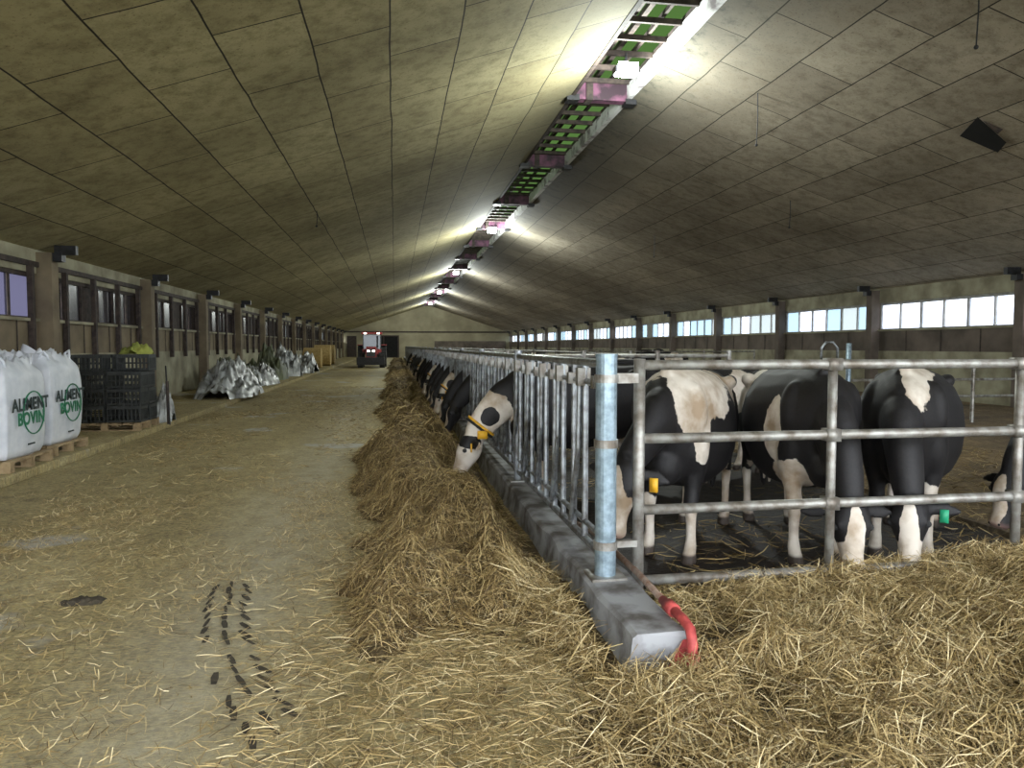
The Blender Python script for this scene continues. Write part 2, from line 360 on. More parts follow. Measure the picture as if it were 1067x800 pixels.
for k in range(NST):
    c=PY0+ST*(k+.5); nn=8 if k<20 else 5
    f.pipe([(FX,c-.17,.33),(FX,c-.17,1.54)],.023,'galv',nn); f.pipe([(FX,c+.17,.33),(FX,c+.17,1.54)],.023,'galv',nn)
    f.pipe([(FX-.035,c+.19,1.47),(FX-.035,c+.22,.95),(FX-.035,c+.43,.40)],.020,'galv',nn)
    if k<40:
        f.box(FX-.06,FX+.03,c+.15,c+.21,1.38,1.50,'galv2'); f.box(FX-.05,FX+.03,c-.2,c-.14,1.38,1.46,'galv2')
        f.pipe([(FX+.035,c-.17,1.1),(FX+.035,c-.05,1.47)],.012,'galv2',6)
for k in range(0,NST,5):
    y=PY0+ST*k
    if k: f.pipe([(FX,y,.2),(FX,y,1.60)],.045,'galv',10)
    if k: f.box(FX-.09,FX+.09,y-.09,y+.09,.205,.235,'galv2')
f.obj('headlock_feed_fence',smooth=False)
p=MB(); p.pipe([(FX,PY0,.2),(FX,PY0,1.59)],.066,'postblue',20); p.box(FX-.11,FX+.11,PY0-.11,PY0+.11,.205,.235,'galv2')
p.pipe([(FX,PY0,1.585),(FX,PY0,1.60)],.07,'postblue',20)
for z in (.42,1.45,1.05): p.pipe([(FX,PY0,z-.025),(FX,PY0,z+.025)],.075,'galv2',20)
p.box(FX+.04,FX+.2,PY0-.02,PY0+.02,1.42,1.48,'galv2'); p.box(FX+.04,FX+.2,PY0-.02,PY0+.02,.40,.44,'galv2')
p.obj('corner_fence_post')
gt=MB(); GY=4.35
for z in (1.53,1.07,.62,.17): gt.pipe([(1.50,GY,z),(5.9,GY,z-.0)],.032,'galv2',12)
for x in (1.50,2.81,4.2,5.9): gt.pipe([(x,GY-.005,.03),(x,GY-.005,1.57)],.036 if x<2 else .03,'galv2',12)
for x in (2.81,4.2):
    for z in (1.53,1.07,.62): gt.box(x-.045,x+.045,GY-.045,GY+.045,z-.04,z+.04,'galv2')
gt.obj('tubular_gate',smooth=True)
rp=MB(); rp.pipe([(1.50,6.5,.10),(1.48,5.2,.24),(1.46,4.2,.258),(1.44,3.75,.258)],.02,'rust',10)
rp.pipe([(1.44,3.75,.258),(1.44,3.46,.258),(1.435,3.36,.245),(1.43,3.32,.19),(1.43,3.31,.02)],.026,'redpaint',12)
rp.pipe([(1.44,3.68,.258),(1.44,3.58,.258)],.036,'redpaint',12); rp.pipe([(1.43,3.312,.08),(1.43,3.31,.14)],.034,'redpaint',12)
rp.obj('red_water_pipe',smooth=True)
def railset(name,p0,p1,zs,posts,mat='galv2',r=.028):
    s=MB(); p0=Vector(p0);p1=Vector(p1)
    for z in zs: s.pipe([(p0.x,p0.y,z),(p1.x,p1.y,z)],r,mat,8)
    for i in range(posts):
        q=p0.lerp(p1,i/(posts-1)); s.pipe([(q.x,q.y,0.0),(q.x,q.y,max(zs)+.08)],r*1.4,mat,8)
    return s.obj(name)
railset('pen_divider_rail',(6.4,13.5,0),(15.6,13.5,0),(1.25,.95,.6),6)
railset('pen_divider_rail',(1.6,10.4,0),(5.0,10.4,0),(1.5,1.15,.8,.45),4)
railset('pen_divider_rail',(1.6,30,0),(15.6,30,0),(1.4,1.0,.6),7)
railset('pen_divider_rail',(1.6,46,0),(15.6,46,0),(1.4,1.0,.6),7)
railset('bedding_rail',(5.3,16,0),(5.3,90,0),(1.45,1.05),20)
s=MB(); s.pipe([(9.0,13.4,.05),(9.0,13.4,1.7)],.05,'postblue',10); s.pipe([(8.4,13.4,1.25),(8.4,13.4,1.6),(8.5,13.4,1.72),(8.65,13.4,1.72),(8.75,13.4,1.6),(8.75,13.4,1.25)],.025,'galv',8); s.obj('water_standpipe',smooth=True)

# ------------------------------------------------------------ hay
def H(X,Y):
    cl=fbm(X*2.2,Y*1.6,1); big=fbm(X*.8,Y*.55,5,3); lump=fbm(X*5,Y*5,9,3)
    edge=-.38+.45*(fbm(Y*.9,Y*0+3,2)-.5)*1.8+.30*(lump-.5)
    b=sm(edge,edge+.40,X)*(1-.92*sm(.68,.98,X)*sm(3.8,5.5,Y))
    near=1-sm(3.7,5.2,Y)
    amp=.05+.33*(1-near)
    h1=b*(.010+amp*np.clip((cl*.85+big*.4+lump*.38-.49)*1.9,0,1))-.012*(1-b)-.02*(1-sm(edge-.2,edge+.1,X))-near*.05*(1-sm(.3,1.2,X+.5*(cl-.5)))
    rise=.06+.17*sm(2.5,4.4,X)+.12*sm(3.9,2.9,Y)*sm(1.8,3,X)
    a=sm(.75,1.9,X+ (1-sm(2.5,3.4,Y))*.15)
    back=1-sm(4.35,4.75,Y+.4*(cl-.5)); am=1-.45*sm(3.6,4.3,Y)
    h2=a*back*(rise+am*(.22*(big-.5)+.32*(cl-.5)+.18*(lump-.5)))-.03*(1-back)
    h2=np.where((Y>5.9)|(a<.004),-.05,h2)
    h=np.where(X<1.12,np.maximum(h1,np.where(Y<3.4,h2,-.05)),h2)
    h=np.where((X>=1.12)&(Y<3.4),np.maximum(h1*(X<1.5),h2),h)
    inc=(X>1.08)&(X<1.49)&(Y>3.36); h=np.where(inc,np.minimum(h,.0+.10*(X<1.14)),h)
    return h
def field(name,x0,x1,y0,y1,nx,ny,mat):
    X,Y=np.meshgrid(np.linspace(x0,x1,nx),np.linspace(y0,y1,ny)); Z=H(X,Y)
    v=np.stack([X.ravel(),Y.ravel(),Z.ravel()],1)
    i=np.arange(nx*ny).reshape(ny,nx); q=np.stack([i[:-1,:-1],i[:-1,1:],i[1:,1:],i[1:,:-1]],-1).reshape(-1,4)
    keep=Z.ravel()[q].max(1)>.001; q=q[keep]
    me=D.meshes.new(name); me.from_pydata(v.tolist(),[],q.tolist()); me.materials.append(M[mat])
    me.polygons.foreach_set('use_smooth',[True]*len(q)); me.update()
    o=D.objects.new(name,me); COL.objects.link(o); return o
hp=field('hay_pile',-.9,9,.6,6.0,330,190,'hay')
hb=field('hay_windrow',-.9,1.12,6.0,80,40,1200,'hay')
def strands(name,X,Y,L,W,lift,mat,parent=None,zf=H,curl=.35,tilt=0.04,minz=0.0):
    n=len(X); a=rng.random(n)*2*np.pi; L=L*(.5+rng.random(n)); W=W*(.6+.8*rng.random(n)); bend=(rng.random(n)-.5)*curl*2
    ro=(rng.random(n)-.5)*2.2; lf=rng.random(n)**2*lift; tl=(rng.random(n)-.5)*tilt*2
    P=[]
    for j,t in enumerate((-.5,0,.5)):
        aa=a+bend*t
        x=X+np.cos(aa)*L*t; y=Y+np.sin(aa)*L*t
        z=np.maximum(zf(x,y),minz)+lf+.004+ (tl*t*2) + (.25*lf if j==1 else 0)
        P.append((x,y,np.maximum(z,minz+.003)))
    px,py=-np.sin(a)*np.cos(ro),np.cos(a)*np.cos(ro); pz=np.sin(ro)
    V=np.empty((n,6,3))
    for j,(x,y,z) in enumerate(P):
        w=W*(.5 if j==1 else .3)
        V[:,2*j]=np.stack([x-px*w,y-py*w,z-pz*w],1); V[:,2*j+1]=np.stack([x+px*w,y+py*w,z+pz*w],1)
    V=V.reshape(-1,3); b=np.arange(n)*6
    F=np.concatenate([np.stack([b,b+1,b+3,b+2],1),np.stack([b+2,b+3,b+5,b+4],1)])
    me=D.meshes.new(name); me.vertices.add(len(V)); me.vertices.foreach_set('co',V.ravel())
    me.loops.add(F.size); me.loops.foreach_set('vertex_index',F.ravel().astype(np.int32))
    me.polygons.add(len(F)); me.polygons.foreach_set('loop_start',np.arange(0,F.size,4,dtype=np.int32))
    me.materials.append(M[mat]); me.update(calc_edges=True)
    o=D.objects.new(name,me); COL.objects.link(o)
    if parent: o.parent=parent
    return o
def rnd(n,x0,x1,y0,y1): return x0+rng.random(n)*(x1-x0), y0+rng.random(n)*(y1-y0)
def notcurb(X,Y): return ~((X>1.02)&(X<1.55)&(Y>3.3))
X,Y=rnd(140000,.7,7.5,1.6,4.9); h=H(X,Y); k=notcurb(X,Y)&(h>.015); strands('stalks',X[k],Y[k],.20,.0042,.08,'strand',hp,tilt=.08,curl=.6)
X,Y=rnd(34000,-1.3,1.6,1.8,5.6); h=H(X,Y); k=notcurb(X,Y)&(X<1.4)&(rng.random(len(X))<.9*sm(-1.2,.9,X+.9*(fbm(X*2,Y*2,71)-.5)))&((h>-.06)|(Y>5)); strands('stalks_thin',X[k],Y[k],.12,.0036,.02,'strand',hp,tilt=.015)
X,Y=rnd(42000,-.6,1.08,4.0,11); h=H(X,Y); k=(h>.012)&(X<1.03); strands('stalks',X[k],Y[k],.17,.0046,.05,'strandd',hb,tilt=.06,curl=.6)
X,Y=rnd(34000,-.6,1.05,11,40); h=H(X,Y); k=(h>.01)&(X<1.0); strands('stalks_far',X[k],Y[k],.24,.011,.06,'strandd',hb,tilt=.06)
zero=lambda x,y:x*0
X1,Y1_=rnd(34000,-4.4,0.4,2.0,9); k=fbm(X1*1.3,Y1_*.9,30)+.10*sm(-1.5,0,X1)>.37+.32*rng.random(len(X1))
X2,Y2_=rnd(14000,-4.4,0.2,9,30); k2=fbm(X2*1.1,Y2_*.5,30)>.40+.25*rng.random(len(X2))
sl=strands('loose_straw',X1[k],Y1_[k],.065,.0034,.006,'strand',None,zero)
strands('loose_straw_far',X2[k2],Y2_[k2],.11,.007,.008,'strand',sl,zero)
X,Y=rnd(9000,1.6,9,4.9,14); k=fbm(X*1.3,Y*1.3,50)>.45+.25*rng.random(len(X))-(X>5)*.3; strands('stalks_pen',X[k],Y[k],.16,.007,.02,'strandd',hp,lambda x,y:np.where(x>5.2,.05,0.0))

# tyre tracks
tt=MB(); a=Vector((-1.12,5.20,0)); b_=Vector((-.46,3.05,0)); n=17
for i in range(n):
    for s_ in (-1,0,1):
        if random.random()<.10: continue
        if i==9 or (i in(8,10) and s_==-1): continue
        t_=(i+.4*abs(s_))/n
        p0=a.lerp(b_,t_)+Vector((-.13*math.sin(t_*math.pi),0,0)); dv=(b_-a+Vector((-.4*math.cos(t_*math.pi),0,0))).normalized(); sd=Vector((-dv.y,dv.x,0))
        c=p0+sd*s_*.105+Vector((random.uniform(-.012,.012),random.uniform(-.012,.012),0))
        ln=.050+random.random()*.022; q=(sd*(s_*.30+.10)+dv*1.0).normalized(); w=Vector((-q.y,q.x,0))*(.009+random.random()*.008)
        pts=[c-q*ln-w*.6,c-q*ln*.2-w*1.2,c+q*ln-w,c+q*ln*1.1+w*.5,c+q*ln*.1+w,c-q*ln+w*.8]
        z=.006+random.random()*.004
        tt.quad([(p.x,p.y,z) for p in pts],'mud')
tt.obj('tyre_tread_marks')
def fieldheap(name,cx,cy,sx,sy,h,mat,seed,z0=.12,fr=2.2,n=60):
    U,V=np.meshgrid(np.linspace(-1,1,n),np.linspace(-1,1,n)); r=np.sqrt(U*U+V*V)*(1+.6*(fbm(U*1.5+5,V*1.5+5,seed)-.5))
    e=np.clip(1-r**2.2,0,1)**.6; rid=1-2*np.abs(fbm(U*3+2,V*3+2,seed+7)-.5)*2; Z=e*h*(.05+1.1*fbm(U*fr+9,V*fr+9,seed+3))*(.6+.5*rid)+e*h*.12*np.abs(fbm(U*9+2,V*9+2,seed+9)-.5)*3
    v=np.stack([(U*sx).ravel(),(V*sy).ravel(),Z.ravel()],1)
    i=np.arange(n*n).reshape(n,n); q=np.stack([i[:-1,:-1],i[:-1,1:],i[1:,1:],i[1:,:-1]],-1).reshape(-1,4)
    q=q[Z.ravel()[q].max(1)>.003]
    me=D.meshes.new(name); me.from_pydata(v.tolist(),[],q.tolist()); me.materials.append(M[mat]); me.polygons.foreach_set('use_smooth',[True]*len(q)); me.update()
    o=D.objects.new(name,me); o.location=(cx,cy,z0); COL.objects.link(o); return o
fieldheap('mud_clod',-2.0,5.0,.13,.07,.045,'mud',3,0,3,20)
fieldheap('plastic_sheet_heap',-5.2,24,.95,2.2,1.35,'sheet',5)
fieldheap('plastic_sheet_heap',-5.7,27.6,.8,1.5,1.6,'sheetgreen',12)
fieldheap('plastic_sheet_heap',-5.4,30.5,.8,1.7,1.1,'sheet',22)
fieldheap('plastic_sheet_heap',-5.8,34.5,.9,1.9,1.9,'sheetgreen',31)
fieldheap('plastic_sheet_heap',-4.75,15.8,.28,.5,.95,'sheet',41)
fieldheap('plastic_sheet_heap',-5.4,44,.9,3.0,1.5,'sheet',45)
fieldheap('plastic_sheet_heap',-5.6,38.8,.9,1.4,1.7,'sheet',48)
for (x,y,w) in ((-5.6,52,1.4),(-5.4,57,1.6),(-5.5,62,1.6)):
    b=MB(); b.pipe([(x-.6,y,.12+w/2),(x-.58,y,.12+w/2),(x+.58,y,.12+w/2),(x+.6,y,.12+w/2)],[w/2-.08,w/2,w/2,w/2-.08],'bale',24); b.obj('round_straw_bale',smooth=False)

# ------------------------------------------------------------ pallets, bags, crates
def pallet(x,y,w=1.1,d=1.1,z=.12):
    p=MB()
    for i in range(3):
        yy=y-d/2+.05+i*(d-.1)/2
        for j in range(3):
            xx=x-w/2+.06+j*(w-.12)/2; p.box(xx-.06,xx+.06,yy-.05,yy+.05,z+.02,z+.10,'wood')
        p.box(x-w/2,x+w/2,yy-.05,yy+.05,z+.001,z+.02,'wood'); p.box(x-w/2,x+w/2,yy-.05,yy+.05,z+.10,z+.115,'wood')
    for j in range(7):
        xx=x-w/2+.05+j*(w-.1)/6; p.box(xx-.05,xx+.05,y-d/2,y+d/2,z+.115,z+.14,'wood')
    return p.obj('wooden_pallet')
def bag(x,y,h,seed,w=1.02):
    pallet(x,y)
    root=empty('bulk_feed_bag',(x,y,.262))
    bm=bmesh.new(); bmesh.ops.create_cube(bm,size=2); bmesh.ops.subdivide_edges(bm,edges=bm.edges[:],cuts=26,use_grid_fill=True)
    for v in bm.verts:
        p=v.co.copy(); u,t,s_=p.x,p.y,(p.z+1)/2
        r=max(abs(u),abs(t)); ln=math.hypot(u,t) or 1; k=r/ln
        rd=Vector((u,t))*(.80+.20*k)
        prof=.965+.07*math.sin(math.pi*min(1,s_*1.05))-.20*max(0,(s_-.84)/.16)**2-.05*max(0,(.06-s_)/.06)
        X_=rd.x*w/2*prof; Y_=rd.y*w/2*prof; Z_=s_*h
        nz=mnoise.noise(Vector((u*2.2+seed,t*2.2,s_*3)))*.04+abs(mnoise.noise(Vector((u*5+seed,t*5,s_*2.0))))*.045*(0.3+s_)
        if s_>.97: Z_+= nz*2.6-.05*(1-r)+.07*mnoise.noise(Vector((u*3,t*3,seed)))
        n2=Vector((rd.x,rd.y,0)); n2=n2.normalized() if n2.length>.01 else n2
        X_+=n2.x*nz*(.4 if u>.9 else 1)*r; Y_+=n2.y*nz*r
        v.co=Vector((X_,Y_,max(0,Z_)))
    me=D.meshes.new('sack'); bm.to_mesh(me); bm.free(); me.materials.append(M['bag']); me.polygons.foreach_set('use_smooth',[True]*len(me.polygons))
    o=D.objects.new('sack',me); COL.objects.link(o); o.parent=root
    l=MB()
    for sx in (-1,1):
        for sy in (-1,1):
            X_,Y_=sx*.38,sy*.38
            l.pipe([(X_-.10*sx,Y_,h-.1),(X_-.06*sx,Y_+.01,h+.05),(X_,Y_+.02*sy,h+.08+.03*random.random()),(X_+.03*sx,Y_-.05*sy,h+.02),(X_+.03*sx,Y_-.10*sy,h-.14)],.018,'bag',8)
    l.pipe([(0,0,h-.1),(.02,.0,h+.03),(.06,.03,h+.09)],[.25,.12,.17],'bag',14)
    l.obj('lifting_loops',True,root)
    fx=w/2*1.03+.014
    def txt(s,z,size,mat,yy=0):
        c=D.curves.new('print_'+s.lower(),'FONT'); c.body=s; c.size=size; c.align_x='CENTER'; c.extrude=.002; c.offset=.007; c.space_character=1.08; c.materials.append(M[mat])
        t=D.objects.new('print_'+s.lower(),c); COL.objects.link(t); t.rotation_euler=(math.pi/2,0,math.pi/2); t.location=(fx,yy,z); t.parent=root
    txt('ALIMENT',h*.50,.215,'bagdark',.03); txt('BOVIN',h*.50-.18,.215,'baggreen',.03)
    rg=MB(); R=.27; pts=[(fx-.002,.10+R*math.cos(a_),h*.46+R*math.sin(a_)) for a_ in np.linspace(0,2*math.pi,33)]
    rg.pipe(pts,.009,'baggreen',6); rg.obj('print_ring',True,root)
    sm_=MB(); sm_.box(fx-.01,fx,-.07,.10,.14,.16,'bagdark'); sm_.obj('print_small',False,root)
bag(-5.1,10.05,1.17,3); bag(-5.2,11.45,1.22,11)
pallet(-5.15,14.55,1.2,1.1)
def crate(mb,x,y,z,w=.57,d=.4,h=.30):
    t=.012
    mb.box(x-w/2,x+w/2,y-d/2,y+d/2,z,z+.012,'blackplastic')
    for yy in (y-d/2,y+d/2-t):
        mb.box(x-w/2,x+w/2,yy,yy+t,z+.24,z+h,'blackplastic'); mb.box(x-w/2,x+w/2,yy,yy+t,z,z+.04,'blackplastic'); mb.box(x-w/2,x+w/2,yy,yy+t,z+.13,z+.15,'blackplastic')
        for i in range(9): xx=x-w/2+i*(w-.02)/8; mb.box(xx,xx+.02,yy-.004,yy+t+.004,z,z+h,'blackplastic')
    for xx in (x-w/2,x+w/2-t):
        mb.box(xx,xx+t,y-d/2,y+d/2,z+.24,z+h,'blackplastic'); mb.box(xx,xx+t,y-d/2,y+d/2,z,z+.04,'blackplastic')
        for i in range(7): yy=y-d/2+i*(d-.02)/6; mb.box(xx-.004,xx+t+.004,yy,yy+.02,z,z+h,'blackplastic')
cr=MB()
for c_ in range(2):
    for rr_ in range(2):
        for l_ in range(4):
            if c_==1 and l_==3 and rr_==0: continue
            crate(cr,-5.45+c_*.61+random.uniform(-.025,.025),14.28+rr_*.45+random.uniform(-.015,.015),.262+l_*.308)
cr.obj('plastic_crate_stack')
cl=fieldheap('lime_cloth',-4.80,14.72,.28,.26,.30,'limecloth',60,1.495,2,24)
s=MB(); s.pipe([(-4.35,15.0,.13),(-4.42,15.2,.95)],.03,'darkwood',8); s.pipe([(-4.3,14.9,.13),(-4.5,15.4,1.25)],.015,'darksteel',8); s.obj('leaning_pole')
s=MB(); s.box(-6.6,-5.7,12.4,13.3,.12,1.40,'box'); s.box(-6.55,-5.75,12.45,13.25,1.40,1.43,'darkwood'); s.obj('cardboard_box',bevel=.02)

# ------------------------------------------------------------ tractor
t=MB()
def wheel(x,y,r,w):
    t.pipe([(x-w/2,y,r),(x-w/2+.04,y,r),(x+w/2-.04,y,r),(x+w/2,y,r)],[r*.9,r,r,r*.9],'rubber',24)
    t.pipe([(x-w/2-.01,y,r),(x+w/2+.01,y,r)],r*.5,'galv2',16)
    for i in range(20):
        a_=2*math.pi*i/20; c=Vector((x,y+r*math.cos(a_),r+r*math.sin(a_)))
        t.box(x-w/2,x+w/2,c.y-.03,c.y+.03,max(0,c.z-.03),c.z+.03,'rubber')
wheel(-.85,1.5,.85,.5); wheel(.85,1.5,.85,.5); wheel(-.8,-1.1,.55,.38); wheel(.8,-1.1,.55,.38)
t.box(-.38,.38,-1.6,.7,.75,1.5,'redbody'); t.box(-.32,.32,-1.66,-1.55,.85,1.42,'blackplastic'); t.box(-.34,.34,-1.5,.6,1.5,1.58,'redbody')
t.box(-.28,-.1,-1.70,-1.65,1.2,1.32,'headl'); t.box(.1,.28,-1.70,-1.65,1.2,1.32,'headl')
t.box(-.3,.3,-1.5,2.0,.45,.8,'darksteel'); t.box(-.8,.8,-1.2,-1.0,.5,.62,'darksteel')
t.box(-.72,.72,.7,2.2,1.0,1.4,'redbody')
for x in (-.7,.64):
    for y in (.7,2.1): t.box(x,x+.06,y,y+.06,1.4,2.55,'blackplastic')
t.box(-.64,.64,.72,.74,1.4,2.5,'tglass'); t.box(-.69,-.67,.76,2.1,1.4,2.5,'tglass'); t.box(.67,.69,.76,2.1,1.4,2.5,'tglass'); t.box(-.64,.64,2.1,2.12,1.4,2.5,'tglass')
t.box(-.8,.8,.55,2.3,2.55,2.7,'redbody'); t.box(-.6,-.4,.52,.56,2.56,2.66,'headl'); t.box(.4,.6,.52,.56,2.56,2.66,'headl')
t.box(-1.12,-.6,.95,2.1,1.68,1.75,'redbody'); t.box(.6,1.12,.95,2.1,1.68,1.75,'redbody')
t.pipe([(.42,0,1.5),(.42,0,2.4)],.05,'darksteel',8)
for x in (-.62,.55): t.box(x,x+.1,-1.5,.6,1.0,1.15,'darksteel'); t.box(x,x+.1,-2.5,-1.4,.6,.72,'darksteel')
t.box(-1.0,1.0,-2.9,-2.45,.25,.8,'darksteel')
t.obj('tractor',loc=(-1.75,57,0))

# ------------------------------------------------------------ cows
def cr_interp(P,sub):
    P=[np.array(p,float) for p in P]; out=[]
    for i in range(len(P)-1):
        p0=P[max(i-1,0)];p1=P[i];p2=P[i+1];p3=P[min(i+2,len(P)-1)]
        for s_ in range(sub):
            t_=s_/sub; out.append(.5*((2*p1)+(-p0+p2)*t_+(2*p0-5*p1+4*p2-p3)*t_*t_+(-p0+3*p1-3*p2+p3)*t_**3))
    out.append(P[-1]); return out
def loft(mb,secs,mat='hide',n=18,sub=4,side=(0,1,0),sq=2.0):
    S=cr_interp(secs,sub); o=len(mb.v); pts=[Vector(s[:3]) for s in S]; i=mb.mi(mat); sv=Vector(side)
    for j,p in enumerate(pts):
        t_=(pts[min(j+1,len(pts)-1)]-pts[max(j-1,0)]).normalized(); s_=(sv-t_*sv.dot(t_)).normalized(); u=t_.cross(s_)
        for q in range(n):
            a_=2*math.pi*q/n; c=math.cos(a_); d=math.sin(a_)
            c=math.copysign(abs(c)**(2/sq),c); d=math.copysign(abs(d)**(2/sq),d)
            mb.v.append(tuple(p+s_*c*max(S[j][3],.004)+u*d*max(S[j][4],.004)))
    m_=len(pts)
    for j in range(m_-1):
        for q in range(n): mb.f.append([o+j*n+q,o+j*n+(q+1)%n,o+(j+1)*n+(q+1)%n,o+(j+1)*n+q]); mb.m.append(i)
    mb.f.append([o+q for q in range(n)][::-1]); mb.m.append(i); mb.f.append([o+(m_-1)*n+q for q in range(n)]); mb.m.append(i)
def cow_mesh(name,neck,poll,muz,white,black=(),legs=0.,collar=False,tag=None,vox=.017,faceblaze=True,tagsides=(1,-1)):
    mb=MB()
    loft(mb,[(-.90,0,1.22,.10,.10),(-.84,0,1.16,.19,.20),(-.74,0,1.10,.25,.29),(-.58,0,1.05,.28,.355),(-.35,0,.98,.33,.42),(-.05,0,.935,.385,.47),(.22,0,.95,.36,.46),(.45,0,.99,.30,.44),(.62,0,1.02,.25,.38),(.76,0,1.02,.17,.29),(.84,0,1.0,.09,.17)],sq=2.25)
    loft(mb,[(-.85,0,1.32,.05,.05),(-.5,0,1.385,.07,.05),(0,0,1.375,.06,.05),(.4,0,1.41,.07,.06),(.65,0,1.34,.07,.08)],n=10)
    for s_ in (1,-1):
        mb.ball((-.50,s_*.245,1.28),.075,'hide',12,(1.4,.8,.8)); mb.ball((-.86,s_*.13,1.17),.06,'hide',12)
        mb.ball((.56,s_*.18,1.10),.15,'hide',14,(.8,.7,1.5))
    loft(mb,[(.50,0,1.08,.20,.26)]+list(neck)+[(poll[0],poll[1],poll[2],.085,.11)],sq=2.1)
    mb.ball((.66,0,.72),.16,'hide',14,(1,.85,1))
    P=Vector(poll); Q=Vector(muz); ax=(Q-P); L=ax.length; ax.normalize(); sv=Vector((0,1,0)); sv=(sv-ax*sv.dot(ax)).normalized(); up=ax.cross(sv)
    if up.x<0: up=-up
    hs=[(-.08,.055,.06,0),(.04,.095,.105,0),(.18,.118,.125,-.008),(.36,.115,.128,-.01),(.55,.080,.104,-.008),(.75,.066,.082,-.004),(.90,.082,.078,0),(.98,.074,.068,0),(1.02,.04,.04,0)]
    loft(mb,[tuple(P+ax*L*a_+up*c_)+(b_,h_) for a_,b_,h_,c_ in hs],sq=2.3)
    for s_ in (1,-1):
        e0=P+ax*L*.08+sv*s_*.08-up*.01; d=(sv*s_*1.0-up*.25+ax*.12).normalized()
        loft(mb,[tuple(e0)+(.025,.022),tuple(e0+d*.07)+(.05,.016),tuple(e0+d*.14)+(.058,.014),tuple(e0+d*.20)+(.03,.012),tuple(e0+d*.225)+(.012,.010)],side=tuple(ax),n=12)
        b_=P+ax*L*.30+sv*s_*.088+up*.065; mb.ball(tuple(b_),.032,'hide',10)
    for s_,g_ in ((1,legs),(-1,-legs)):
        y=s_*.17
        loft(mb,[(.50,s_*.13,1.05,.10,.17),(.53,s_*.18,.86,.11,.16),(.49,s_*.18,.68,.085,.115),(.50+g_*.4,y,.52,.058,.068),(.51+g_*.8,y,.42,.058,.064),(.50+g_,y,.32,.040,.044),(.495+g_,y,.18,.037,.040),(.505+g_,y,.12,.046,.050),(.53+g_,y,.075,.047,.053),(.55+g_,y,.03,.058,.075),(.55+g_,y,.0,.061,.081)],n=14)
        loft(mb,[(-.62,s_*.13,1.15,.14,.22),(-.62,s_*.17,.95,.13,.24),(-.56,s_*.19,.76,.10,.18),(-.66,s_*.18,.62,.065,.10),(-.77-g_*.5,s_*.17,.51,.046,.066),(-.775-g_,s_*.165,.44,.042,.052),(-.755-g_,s_*.165,.32,.035,.042),(-.74-g_,s_*.165,.18,.034,.038),(-.725-g_,s_*.165,.12,.044,.048),(-.70-g_,s_*.165,.07,.046,.052),(-.68-g_,s_*.165,.03,.056,.072),(-.68-g_,s_*.165,0,.058,.078)],n=14)
    mb.ball((-.50,0,.60),.18,'hide',16,(1.15,.9,.9))
    for a_ in (-.42,-.58):
        for s_ in (1,-1): loft(mb,[(a_,s_*.07,.50,.025,.025),(a_,s_*.075,.44,.018,.018),(a_,s_*.075,.40,.014,.014)],n=8)
    loft(mb,[(-.84,0,1.30,.03,.03),(-.93,0,1.26,.032,.03),(-.975,0,1.1,.024,.024),(-.975,.01,.8,.018,.018),(-.965,.02,.6,.022,.022),(-.96,.02,.47,.042,.04),(-.955,.02,.34,.03,.03),(-.95,.02,.27,.012,.012)],n=10)
    tmp=D.objects.new('tmp',mb.mesh('tmp')); COL.objects.link(tmp)
    rm=tmp.modifiers.new('r','REMESH'); rm.mode='VOXEL'; rm.voxel_size=vox; rm.use_smooth_shade=True
    sm2=tmp.modifiers.new('s','SMOOTH'); sm2.factor=.5; sm2.iterations=4
    dg=bpy.context.evaluated_depsgraph_get(); me=D.meshes.new_from_object(tmp.evaluated_get(dg)); D.objects.remove(tmp)
    n=len(me.vertices); co=np.empty(n*3); me.vertices.foreach_get('co',co); co=co.reshape(-1,3)
    w=np.full(n,-1.)
    hl=[(tuple(P+ax*L*.62+up*.07),(.10,.06,.30))] if faceblaze else []
    for c,r_ in list(white)+hl:
        d=1-np.sqrt((((co-np.array(c))/np.array(r_))**2).sum(1)); w=np.maximum(w,d)
    for c,r_ in black:
        d=1-np.sqrt((((co-np.array(c))/np.array(r_))**2).sum(1)); w=np.minimum(w,-d)
    at=me.attributes.new('white','FLOAT','POINT'); at.data.foreach_set('value',np.clip(w,-1,1).astype(np.float32))
    dm=np.sqrt(((co-np.array(Q))**2).sum(1)); at=me.attributes.new('skin','FLOAT','POINT'); at.data.foreach_set('value',(.7*np.clip((.09-dm)/.03,0,1)).astype(np.float32))
    at=me.attributes.new('hoof','FLOAT','POINT'); at.data.foreach_set('value',(np.clip((.075-co[:,2])/.015,0,1)*(dm>.25)*(co[:,0]<.8)).astype(np.float32))
    me.materials.clear(); me.materials.append(M['hide']); me.name=name
    d=MB()
    for s_ in (1,-1):
        e=P+ax*L*.33+sv*s_*.106+up*.045; d.ball(tuple(e),.024,'rubber',12)
        nn=Q-ax*.02+sv*s_*.036+up*.047; d.ball(tuple(nn),.014,'hole',8)
    d.pipe([tuple(Q-sv*.05-up*.045-ax*.03),tuple(Q-up*.05-ax*.0),tuple(Q+sv*.05-up*.045-ax*.03)],.004,'hole',5)
    if tag:
        tg,tw=tag
        for s_ in tagsides:
            e=P+ax*L*.14+sv*s_*.20+up*.02; d.box(e.x-.006,e.x+.006,e.y-tw/2,e.y+tw/2,e.z-tw*1.5,e.z+.01,tg)
